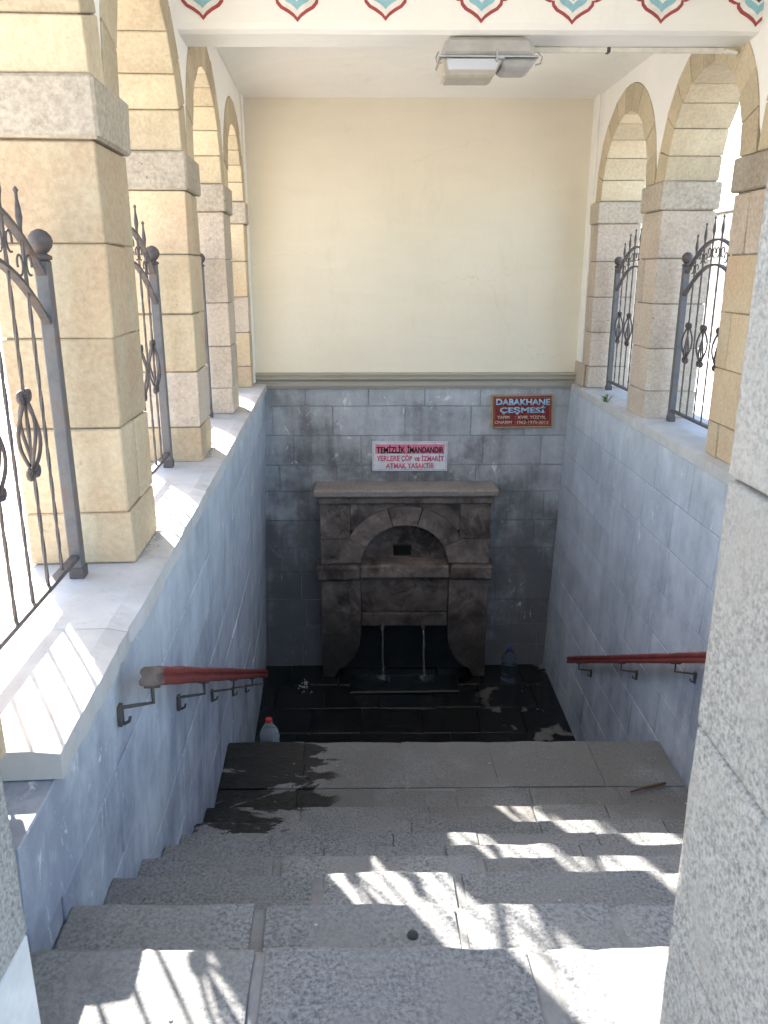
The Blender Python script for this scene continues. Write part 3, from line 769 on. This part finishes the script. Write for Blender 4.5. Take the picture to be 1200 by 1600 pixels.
# ------------------------------------------------------------------ iron grilles in the arches
def grille(fn, a, b, label, first_basket=0):
    root = thing('iron_grille', fn(-0.165, (a + b) / 2, SZ), label, 'grille', 'wrought iron grilles in the arches')
    U = -0.165
    p0, p1 = a + 0.10, b - 0.12
    for p in (p0, p1):
        post = obj('post', block(fn, (U - 0.022, U + 0.022), (p - 0.022, p + 0.022), (SZ + 0.035, 1.455), 0.004), 'post_paint', root)
        obj('collar', lathe(fn(U, p, 1.455), [(0.022, 0), (0.031, 0.003), (0.031, 0.013), (0.02, 0.018), (0.016, 0.024)], 14), 'rusty_iron', post, True)
        obj('ball', lathe(fn(U, p, 1.512), [(0.008, -0.038), (0.022, -0.032), (0.034, -0.016), (0.038, 0), (0.034, 0.016), (0.022, 0.030), (0.006, 0.037)], 16), 'rusty_iron', post, True)
        obj('foot', block(fn, (U - 0.026, U + 0.026), (p - 0.026, p + 0.026), (SZ - 0.001, SZ + 0.04), 0.003), 'rusty_iron', post)
    q0, q1 = p0 + 0.022, p1 - 0.022; c, h = (q0 + q1) / 2, (q1 - q0) / 2
    def zc(v, zend, rise):
        t = (v - c) / h; return zend + rise * math.sqrt(max(0, 1 - 0.999 * t * t)) if False else zend + rise * (1 - t * t)
    for ze in (1.415, 1.265):
        n = 20; pts = []; V, F = [], []
        for i in range(n + 1):
            v = q0 + (q1 - q0) * i / n; z = zc(v, ze, 0.20)
            for (du, dz) in ((-0.013, -0.006), (0.013, -0.006), (0.013, 0.006), (-0.013, 0.006)): V.append(fn(U + du, v, z + dz))
        for i in range(n):
            for j in range(4): F.append((i * 4 + j, i * 4 + (j + 1) % 4, i * 4 + 4 + (j + 1) % 4, i * 4 + 4 + j))
        F += [(0, 1, 2, 3), (n * 4, n * 4 + 1, n * 4 + 2, n * 4 + 3)]
        fix_normals(obj('arched_rail', (V, F), 'rusty_iron', root))
    obj('bottom_rail', block(fn, (U - 0.016, U + 0.016), (q0, q1), (SZ + 0.070, SZ + 0.086), 0.002), 'rusty_iron', root)
    nb = max(5, int(round((q1 - q0) / 0.136)) - 1); sp = (q1 - q0) / (nb + 1)
    for i in range(nb):
        v = q0 + sp * (i + 1); zt = zc(v, 1.415, 0.20)
        n = 44; zs = [SZ + 0.084 + (zt - SZ - 0.084) * j / n for j in range(n + 1)]
        bar = obj('bar', tube([fn(U, v, z) for z in zs], 0.0062, 4, twist=0.42), 'rusty_iron', root)
        obj('spear_tip', tube([fn(U, v, zt + d) for d in (0.0, 0.03, 0.06, 0.085, 0.11, 0.128, 0.135, 0.145)], [0.006, 0.006, 0.011, 0.009, 0.005, 0.005, 0.009, 0.002], 8), 'rusty_iron', bar, True)
        # scroll pair between the two arched rails
        zm = (zc(v, 1.415, 0.20) + zc(v, 1.265, 0.20)) / 2 + 0.005
        pts = []
        for sd in (-1, 1):
            pp = []
            for j in range(17):
                an = -0.6 * math.pi + j / 16 * 1.75 * math.pi; rr = 0.034 - 0.014 * j / 16
                pp.append(fn(U, v + sd * (0.040 - rr * math.cos(an) * 0.85), zm + rr * math.sin(an)))
            pts.append(tube(pp, 0.0038, 6))
        obj('scroll', join(*pts), 'rusty_iron', root, True)
        if (i + first_basket) % 2 == 0:
            zb0, zb1 = 0.845, 1.065; wires = []
            for w in range(4):
                pp = []
                for j in range(13):
                    t = j / 12; an = w * math.pi / 2 + 1.1 * t + 0.4; rr = 0.004 + 0.030 * math.sin(math.pi * t)
                    x, y, z = fn(U, v, zb0 + (zb1 - zb0) * t); pp.append((x + rr * math.cos(an), y + rr * math.sin(an), z))
                wires.append(tube(pp, 0.0058, 6))
            bk = obj('basket', join(*wires), 'rusty_iron', bar, True)
            for zz, sgn in ((zb1 + 0.004, 1), (zb0 - 0.006, -1)):
                cr = []
                for sd in (-1, 1):
                    pp = [fn(U, v + sd * (0.010 + 0.015 - 0.015 * math.cos(an)), zz + 0.014 * math.sin(an) * sgn) for an in [j / 10 * 1.6 * math.pi for j in range(11)]]
                    cr.append(tube(pp, 0.0085, 6))
                obj('curl', join(*cr), 'rusty_iron', bar, True)
    return root
grille(LF, PL[0][1], PL[1][0], 'iron grille with twisted bars nearest the viewer on the sunny sill', 0)
grille(LF, PL[1][1], PL[2][0], 'iron grille in the second sunny arch, mostly hidden by a pier', 1)
grille(LF, PL[2][1], PL[3][0], 'iron grille in the third sunny arch, behind two piers', 1)
grille(LF, PL[3][1], PL[4][0], 'iron grille in the last sunny arch beside the cream wall', 1)
grille(RF, PR[3][1], PR[4][0], 'smaller-looking iron grille in the shaded arch next to the cream wall', 1)
grille(RF, PR[2][1], PR[3][0], 'iron grille with baskets in the shaded arch that shows white sky', 1)
grille(RF, PR[1][1], PR[2][0], 'iron grille in the shaded arch behind the granite jamb', 1)

# ------------------------------------------------------------------ handrails
RP = [(-.034, .012), (-.030, .030), (-.016, .040), (.016, .040), (.030, .030), (.034, .012), (.026, .000), (.027, -.008), (.036, -.020), (.036, -.036), (.028, -.042), (-.028, -.042), (-.036, -.036), (-.036, -.020), (-.027, -.008), (-.026, 0)]
RP = [(a * 0.80, b * 0.72) for a, b in RP]
def handrail(P0, P1, wallfn, sgn, label, bare, brackets):
    P0, P1 = Vector(P0), Vector(P1); root = thing('handrail', P0, label, 'handrail')
    d = (P1 - P0).normalized(); side = Vector((d.y, -d.x, 0)).normalized(); up = side.cross(d)
    if up.z < 0: up = -up
    L = (P1 - P0).length; n = 70
    def seg(t0, t1, nm, mat):
        k0 = max(2, int(n * (t1 - t0)))
        pts = [P0 + d * L * (t0 + (t1 - t0) * i / k0) for i in range(k0 + 1)]
        V, F = sweep(RP, pts, lambda i: (side, up))
        V = [tuple(Vector(v) + up * (0.004 * mnoise.noise(Vector(v) * 11)) + side * 0.003 * mnoise.noise(Vector(v) * 9)) for v in V]
        return fix_normals(obj(nm, (V, F), mat, root))
    if bare: tag(seg(0, bare, 'bare_end', 'bare_wood'), label='grey bare wooden end where the paint is gone')
    seg(bare, 1, 'rail', 'red_paint')
    for t in brackets:
        p = P0 + d * L * t - up * 0.031
        wx = wallfn(p.y - 0.06, p.z - 0.06); dn = Vector((0, 0, -1))
        q = p + dn * 0.055; w = Vector((wx + sgn * 0.003, q.y - 0.03, q.z))
        br = obj('bracket', join(tube([p + Vector((0, 0, 0.012)), q, q + (w - q) * 0.5, w], 0.0062, 4)), 'rusty_iron', root)
        obj('wall_plate', join(bx(min(wx, wx + sgn * 0.012), max(wx, wx + sgn * 0.012), w.y - 0.014, w.y + 0.014, w.z - 0.058, w.z + 0.010, 0.002),
                               tube([(wx + sgn * 0.012, w.y, w.z - 0.055), (wx + sgn * 0.03, w.y, w.z - 0.045), (wx + sgn * 0.034, w.y, w.z - 0.03)], 0.005, 6)), 'rusty_iron', br)
        obj('saddle', block(lambda a, b2, c: p + side * a + d * b2 + up * c, (-0.016, 0.016), (-0.045, 0.045), (-0.006, 0.001), 0.002), 'rusty_iron', br)
handrail((-0.665, 2.12, 0.285), (-0.885, 5.78, -1.66), wl, 1, 'chipped red wooden handrail whose near end is bare grey wood', 0.022, (0.012, 0.25, 0.5, 0.75, 0.97))
handrail((1.79, 2.35, 0.225), (1.74, 6.46, -1.905), wr, -1, 'dark red wooden handrail on the wall behind the granite jamb', 0, (0.05, 0.27, 0.46, 0.68, 0.93))

# ------------------------------------------------------------------ fountain
fo = thing('stone_fountain', (0.31, 7.7, FZ), 'dark stone fountain with round arched niche and two running spouts', 'fountain')
FY, FB = 7.58, 7.835
CX, SPZ, RX, RZ = 0.303, -1.395, 0.436, 0.405
obj('cap_slab', bx(-0.605, 1.215, 7.48, FB, -0.690, -0.600, 0.020, 0.009), 'dusty_cap', fo)
obj('cap_moulding', bx(-0.560, 1.170, 7.53, FB, -0.760, -0.692, 0.012, 0.004), 'fountain_stone', fo)
def ell(t, k): return (CX + (RX + k) * math.cos(t), SPZ + (RZ + k) * math.sin(t))
def ring_stone(t0, t1, k0, k1, nm='arch_stone', y0=FY - 0.006, n=6):
    V, F = [], []
    for i in range(n + 1):
        t = t0 + (t1 - t0) * i / n
        for kk in (k0, k1):
            x, z = ell(t, kk)
            V += [(x, y0, z), (x, FB, z)]
    for i in range(n):
        s, e = i * 4, i * 4 + 4; F += [(s, s + 2, e + 2, e), (s + 1, e + 1, e + 3, s + 3), (s, e, e + 1, s + 1), (s + 2, s + 3, e + 3, e + 2)]
    F += [(0, 1, 3, 2), (n * 4, n * 4 + 2, n * 4 + 3, n * 4 + 1)]
    return fix_normals(obj(nm, (V, F), 'fountain_stone', fo))
KX = 0.195
for (a, b) in ((26.3, 73.5), (74.5, 105.5), (106.5, 153.7)): ring_stone(R(a), R(b), 0, KX)
def spandrel(poly, y0, nm='face_stone'):
    n = len(poly); V = [(x, y0, z) for x, z in poly] + [(x, FB, z) for x, z in poly]
    F = [tuple(range(n)), tuple(range(n, 2 * n))] + [(j, (j + 1) % n, n + (j + 1) % n, n + j) for j in range(n)]
    return fix_normals(obj(nm, (V, F), 'fountain_stone', fo))
g = 0.003
XL, XR, ZT, ZJ = -0.540, 1.152, -0.764, -1.135
def arc(k, a, b, n=10): return [ell(R(a + (b - a) * i / n), k) for i in range(n + 1)]
# upper face stones follow the ring; outer pairs split by a vertical joint
for sd in (-1, 1):
    mir = (lambda pts: pts) if sd > 0 else (lambda pts: [(2 * CX - x, z) for x, z in pts])
    XO = XR if sd > 0 else 2 * CX - XL
    out = arc(KX + g, 26.3, 90, 16); xj = CX + 0.545
    inner = [(x, z) for x, z in out if x <= xj]
    lowr = [(x, z) for x, z in out if x > xj]
    zj = inner[0][1] + 0.02
    spandrel(mir([(CX + g, ZT)] + [(xj - g, ZT), (xj - g, zj)] + inner), FY)
    spandrel(mir([(xj + g, ZT), (XO, ZT), (XO, ZJ + g), ] + [p for p in lowr if p[1] > ZJ + g] + [(xj + g, lowr[-1][1] + 0.006)]), FY + 0.002)
    low = arc(0, 1, 25.6, 8)
    spandrel(mir([(XO, ZJ - g), (XO, SPZ - 0.0), ] + low + [ell(R(25.6), KX * 0.5), (ell(R(25.6), KX)[0], ZJ - g)]), FY - 0.002)
# niche
nb = fix_normals(obj('niche_back', (lambda P: ([(x, 7.79, z) for x, z in P] + [(x, FB, z) for x, z in P], [tuple(range(len(P))), tuple(range(len(P), 2 * len(P)))]))([(CX - RX - .02, SPZ - .02), (CX + RX + .02, SPZ - .02), (CX + RX + .02, SPZ + RZ + .02), (CX - RX - .02, SPZ + RZ + .02)]), 'fountain_stone', fo))
obj('spout_hole', bx(0.19, 0.375, 7.775, 7.80, -1.385, -1.265, 0.008, 0.006), 'wet_black', fo)
obj('niche_ledge', bx(-0.150, 0.752, 7.53, FB, -1.545, -1.402, 0.020, 0.010), 'fountain_stone', fo)
for (a, b) in ((-0.590, -0.155), (0.757, 1.198)): obj('impost', bx(a, b, 7.505, FB, -1.560, -1.400, 0.026, 0.008), 'fountain_stone', fo)
def leg(sd):
    mir = (lambda pts: pts) if sd > 0 else (lambda pts: [(2 * CX - x, z) for x, z in pts])
    pts = [(0.752, -1.562), (1.150, -1.562), (1.150, FZ + 0.004), (1.03, FZ + 0.004), (0.985, -2.575), (0.93, -2.545), (0.865, -2.49), (0.81, -2.41), (0.77, -2.31), (0.752, -2.18)]
    spandrel(mir(pts), FY - 0.004, 'pilaster')
leg(1); leg(-1)
obj('front_panel', bx(-0.142, 0.748, 7.625, FB, -1.948, -1.548, 0.006, 0.003), 'fountain_stone', fo)
obj('spout_course', bx(-0.142, 0.748, 7.615, FB, -2.10, -1.953, 0.010, 0.006), 'fountain_stone', fo)
obj('basin_back', bx(-0.52, 1.13, 7.77, FB - 0.002, FZ + 0.002, -2.104, 0.006), 'wet_black', fo)
obj('basin', bx(-0.26, 0.86, 7.22, 7.565, FZ + 0.001, FZ + 0.030, 0.012, 0.008), 'wet_black', fo)
for (x, x2) in ((0.075, 0.085), (0.498, 0.507)):
    sp = obj('spout', tube([(x, 7.63, -2.085), (x, 7.57, -2.085), (x, 7.545, -2.10)], 0.020, 12), 'fountain_stone', fo, True)
    pts, rr = [], []
    for i in range(24):
        t = i / 23; pts.append((x + (x2 - x) * t + 0.003 * math.sin(9 * t), 7.548 - 0.10 * math.sqrt(t), -2.10 - (2.10 + FZ + 0.055) * -1 * t if False else -2.10 + (FZ + 0.030 + 2.10) * t))
        rr.append(0.009 + 0.007 * mnoise.noise(Vector((x * 9, 0, t * 17))) + 0.004 * t)
    obj('water_stream', tube(pts, rr, 10), 'water', sp, True)
    V, F = [], []
    blobs = []
    r3 = random.Random(int(x * 1000))
    for i in range(110):
        a = r3.uniform(0, 6.28); q = abs(r3.gauss(0, 0.06)); zz = r3.uniform(0.0, 0.06) * math.exp(-q * 8)
        blobs.append(lathe((x2 + q * math.cos(a), 7.447 + q * math.sin(a) * 0.7, FZ + 0.033 + zz), [(0.0015, -0.005), (0.006, 0), (0.0015, 0.005)], 6))
    tag(obj('splash', join(*blobs), 'water', sp, True), kind='stuff')

# ------------------------------------------------------------------ signs
def lettering(txt, x0, x1, z0, z1, y, mat, parent, bold=0.0, th=0.0016):
    cu = bpy.data.curves.new('lettering', 'FONT'); cu.body = txt; cu.size = 1; cu.extrude = 0.0; cu.offset = bold; cu.resolution_u = 3
    t = bpy.data.objects.new('lettering', cu); col.objects.link(t); bpy.context.view_layer.update()
    me = bpy.data.meshes.new_from_object(t.evaluated_get(bpy.context.evaluated_depsgraph_get()))
    bpy.data.objects.remove(t); bpy.data.curves.remove(cu)
    xs = [v.co.x for v in me.vertices]; zs = [v.co.y for v in me.vertices]
    a, b, c, d = min(xs), max(xs), min(zs), max(zs)
    cx, cz = (x0 + x1) / 2, (z0 + z1) / 2
    for v in me.vertices:
        v.co = ((v.co.x - (a + b) / 2) * (x1 - x0) / (b - a), 0, (v.co.y - (c + d) / 2) * (z1 - z0) / (d - c))
    me.materials.clear(); me.materials.append(M[mat]); me.name = 'lettering'
    o = bpy.data.objects.new('lettering', me); col.objects.link(o); o.parent = parent; o.location = Vector((cx, y, cz)) - wloc(parent)
    sm = o.modifiers.new('thickness', 'SOLIDIFY'); sm.thickness = th; sm.offset = 0
    return o
sg = thing('notice_sign', (0.355, 7.82, -0.345), 'white notice with black and pink Turkish lettering above the fountain', 'sign')
y = 7.812
obj('board', bx(-0.021, 0.729, y, D - 0.012, -0.494, -0.195, 0.002), 'sign_white', sg)
for (a, b, c, d) in ((-0.008, 0.716, -0.2085, -0.2065), (-0.008, 0.716, -0.4825, -0.4805), (-0.008, -0.006, -0.4805, -0.2085), (0.714, 0.716, -0.4805, -0.2085)):
    obj('border_line', bx(a, b, y - 0.0008, y + 0.002, c, d, 0.0002), 'sign_black', sg)
obj('pink_band', bx(0.008, 0.700, y - 0.0012, y + 0.002, -0.318, -0.222, 0.0003), 'sign_rose', sg)
lettering('TEMİZLİK', 0.022, 0.308, -0.310, -0.226, y - 0.0024, 'sign_black', sg, 0.03)
lettering('İMANDANDIR', 0.328, 0.690, -0.310, -0.226, y - 0.0024, 'sign_black', sg, 0.03)
lettering('YERLERE', 0.020, 0.252, -0.392, -0.336, y - 0.0016, 'sign_pink', sg, 0.03)
lettering('ÇÖP', 0.268, 0.378, -0.403, -0.326, y - 0.0016, 'sign_pink', sg, 0.03)
lettering('ve', 0.398, 0.452, -0.392, -0.350, y - 0.0016, 'sign_pink', sg, 0.03)
lettering('İZMARİT', 0.470, 0.694, -0.392, -0.324, y - 0.0016, 'sign_pink', sg, 0.03)
lettering('ATMAK YASAKTIR', 0.115, 0.600, -0.468, -0.412, y - 0.0016, 'sign_pink', sg, 0.03)
pq = thing('name_plaque', (1.45, 7.81, 0.105), 'dark red plaque with brass frame and pale blue raised letters', 'plaque')
y = 7.795
def tilt(x, yy, z): return (x + 0.02 * (0.1 - z) * 2, yy, z + 0.012 * (x - 1.45) - 0.02 * (x - 1.45) ** 2)
obj('plate', block(tilt, (1.165, 1.745), (y, 7.835), (-0.042, 0.262), 0.004), 'plaque_red', pq)
for (a, b, c, d) in ((1.156, 1.754, 0.2585, 0.272), (1.156, 1.754, -0.052, -0.0385), (1.156, 1.1695, -0.038, 0.258), (1.7405, 1.754, -0.038, 0.258)):
    obj('frame_strip', block(tilt, (a, b), (y - 0.010, 7.832), (c, d), 0.004), 'brass', pq)
for (a, b, c, d) in ((1.182, 1.728, 0.2425, 0.2450), (1.182, 1.728, -0.0255, -0.023), (1.182, 1.1845, -0.0230, 0.2425), (1.7255, 1.728, -0.0230, 0.2425)):
    obj('inner_line', block(tilt, (a, b), (y - 0.003, y + 0.003), (c, d), 0.0004), 'brass', pq)
lettering('DABAKHANE', 1.192, 1.722, 0.172, 0.232, y - 0.006, 'plaque_blue', pq, 0.03, 0.010)
lettering('ÇEŞMESİ', 1.232, 1.678, 0.080, 0.166, y - 0.006, 'plaque_blue', pq, 0.03, 0.010)
lettering('YAPIM', 1.207, 1.332, 0.034, 0.066, y - 0.002, 'plaque_cream', pq, 0.025, 0.003)
lettering(':', 1.385, 1.391, 0.036, 0.060, y - 0.002, 'plaque_cream', pq, 0.0, 0.003)
lettering('XVIII. YÜZYIL', 1.407, 1.690, 0.034, 0.072, y - 0.002, 'plaque_cream', pq, 0.025, 0.003)
lettering('ONARIM', 1.187, 1.355, -0.016, 0.016, y - 0.002, 'plaque_cream', pq, 0.025, 0.003)
lettering(':', 1.385, 1.391, -0.014, 0.010, y - 0.002, 'plaque_cream', pq, 0.0, 0.003)
lettering('1962-1975-2013', 1.407, 1.716, -0.016, 0.016, y - 0.002, 'plaque_cream', pq, 0.025, 0.003)

# ------------------------------------------------------------------ bottles
def bottle(x, y, z, h, r, mat, cap, label, ribs):
    root = thing('water_bottle', (x, y, z), label, 'bottle')
    prof = [(0.3 * r, 0.004), (0.85 * r, 0.0), (r, 0.02)]
    n = ribs * 4
    for i in range(n + 1):
        t = i / n; prof.append((r * (1 - 0.045 * (0.5 - 0.5 * math.cos(2 * math.pi * ribs * t))), 0.03 + (0.62 * h - 0.03) * t))
    prof += [(0.97 * r, 0.66 * h), (0.85 * r, 0.74 * h), (0.62 * r, 0.82 * h), (0.36 * r, 0.885 * h), (0.27 * r, 0.91 * h), (0.27 * r, 0.945 * h)]
    obj('bottle_body', lathe((x, y, z), prof, 24), mat, root, True)
    obj('neck_ring', lathe((x, y, z), [(0.28 * r, 0.915 * h), (0.36 * r, 0.918 * h), (0.36 * r, 0.928 * h), (0.28 * r, 0.931 * h)], 18), mat, root)
    obj('cap', lathe((x, y, z), [(0.33 * r, 0.937 * h), (0.34 * r, 0.94 * h), (0.34 * r, 0.995 * h), (0.30 * r, h)], 18), cap, root)
bottle(-0.762, 5.06, -2.00, 0.365, 0.072, 'pet_clear', 'cap_red', 'clear plastic water bottle with red cap beside the steps', 5)
bottle(1.392, 7.50, FZ, 0.375, 0.078, 'pet_blue', 'cap_blue', 'bluish ribbed plastic water bottle standing beside the fountain', 7)

# ------------------------------------------------------------------ small things lying about
sz = stair_z(4.2)
tag(obj('twig', tube([(1.50, 4.02, sz + 0.012), (1.58, 4.05, sz + 0.016), (1.66, 4.075, sz + 0.013), (1.735, 4.10, sz + 0.014)], [0.004, 0.008, 0.010, 0.008], 7), 'twig', None, True), 'short brown stick lying on the landing by the wall', 'stick')
wd = thing('weed', RF(0.055, 6.62, SZ), 'small green weed growing from the edge of the shaded sill', 'weed')
r3 = random.Random(5); base = Vector(RF(0.052, 6.62, SZ - 0.004))
for i in range(26):
    a = r3.uniform(0, 6.28); ln = r3.uniform(0.05, 0.12); w = r3.uniform(0.003, 0.006)
    d = Vector((math.cos(a) * 0.7, math.sin(a) * 0.9, r3.uniform(0.5, 1.1))).normalized(); s = d.cross(Vector((0, 0, 1))).normalized() * w
    b0 = base + Vector((r3.uniform(-.012, .012), r3.uniform(-.03, .03), 0)); m1 = b0 + d * ln * 0.6; tip = b0 + d * ln + Vector((0, 0, -0.25 * ln)) + Vector((math.cos(a), math.sin(a), 0)) * ln * 0.25
    obj('leaf', ([tuple(b0 - s * .5), tuple(b0 + s * .5), tuple(m1 + s), tuple(m1 - s), tuple(tip)], [(0, 1, 2, 3), (3, 2, 4)]), 'weed_green', wd)
def crumbs(name, n, fn, mat, size, label, seed, cat='debris'):
    r4 = random.Random(seed); L = []
    for i in range(n):
        x, y, z = fn(r4); s = r4.uniform(0.4, 1) * size
        L.append(bx(x - s, x + s * r4.uniform(.6, 1.3), y - s, y + s * r4.uniform(.5, 1.2), z, z + s * r4.uniform(.7, 1.5), s * 0.3, s * 0.3))
    tag(obj(name, join(*L), mat), label, cat, kind='stuff')
crumbs('mortar_crumbs', 70, lambda q: LF(0.008 + abs(q.gauss(0, .015)), q.uniform(2.92, 3.18), SZ), 'crumb', 0.006, 'white mortar crumbs at the foot of the nearest sunny pier', 1)
crumbs('mortar_crumbs', 40, lambda q: LF(0.008 + abs(q.gauss(0, .012)), q.uniform(4.55, 4.82), SZ), 'crumb', 0.006, 'white mortar crumbs at the foot of the second sunny pier', 2)
crumbs('litter', 34, lambda q: (-0.72 + q.gauss(0, .035), 7.40 + q.gauss(0, .07), FZ + 0.004), 'crumb', 0.008, 'white scraps lying on the wet floor near the fountain', 3, 'litter')
crumbs('pebbles', 90, lambda q: (lambda yy: (q.uniform(-0.6, 1.8), yy, stair_z(yy) + 0.002))(q.choice([1.15, 1.45, 1.8, 2.12, 2.48, 2.8, 3.15, 3.5, 3.9, 4.3]) + q.uniform(-.12, .10)), 'crumb', 0.0055, 'small pale stone chips scattered over the steps', 4)
tag(obj('dark_pebble', lathe((0.085, 1.50, stair_z(1.5)), [(0.005, 0), (0.014, 0.004), (0.013, 0.009), (0.004, 0.012)], 10), 'pebble_dark', None, True), 'single dark pebble lying on the second step', 'pebble')

# ------------------------------------------------------------------ outside: bright stone wall beyond the shaded arcade
ow = obj('boundary_wall', bx(6.52, 6.9, 9, 30, GZ - 0.1, 2.48, 0.01), 'mortar', origin=(6.7, 19, GZ)); tag(ow, 'pale stone boundary wall seen outside through the shaded arches', 'wall')
masonry(ow, lambda q, yy, z: (6.51 - q, yy, z), 9.0, 26.0, [GZ, 0.6, 1.07, 1.54, 2.01, 2.46], (0.8, 1.3), -0.02, 'pale_stone', None, 61, 0.006, 0.006)
for i in range(14): obj('coping_stone', bx(6.46, 6.96, 9 + i * 1.5, 10.492 + i * 1.5, 2.482, 2.56, 0.01, 0.004), 'pale_stone', ow)
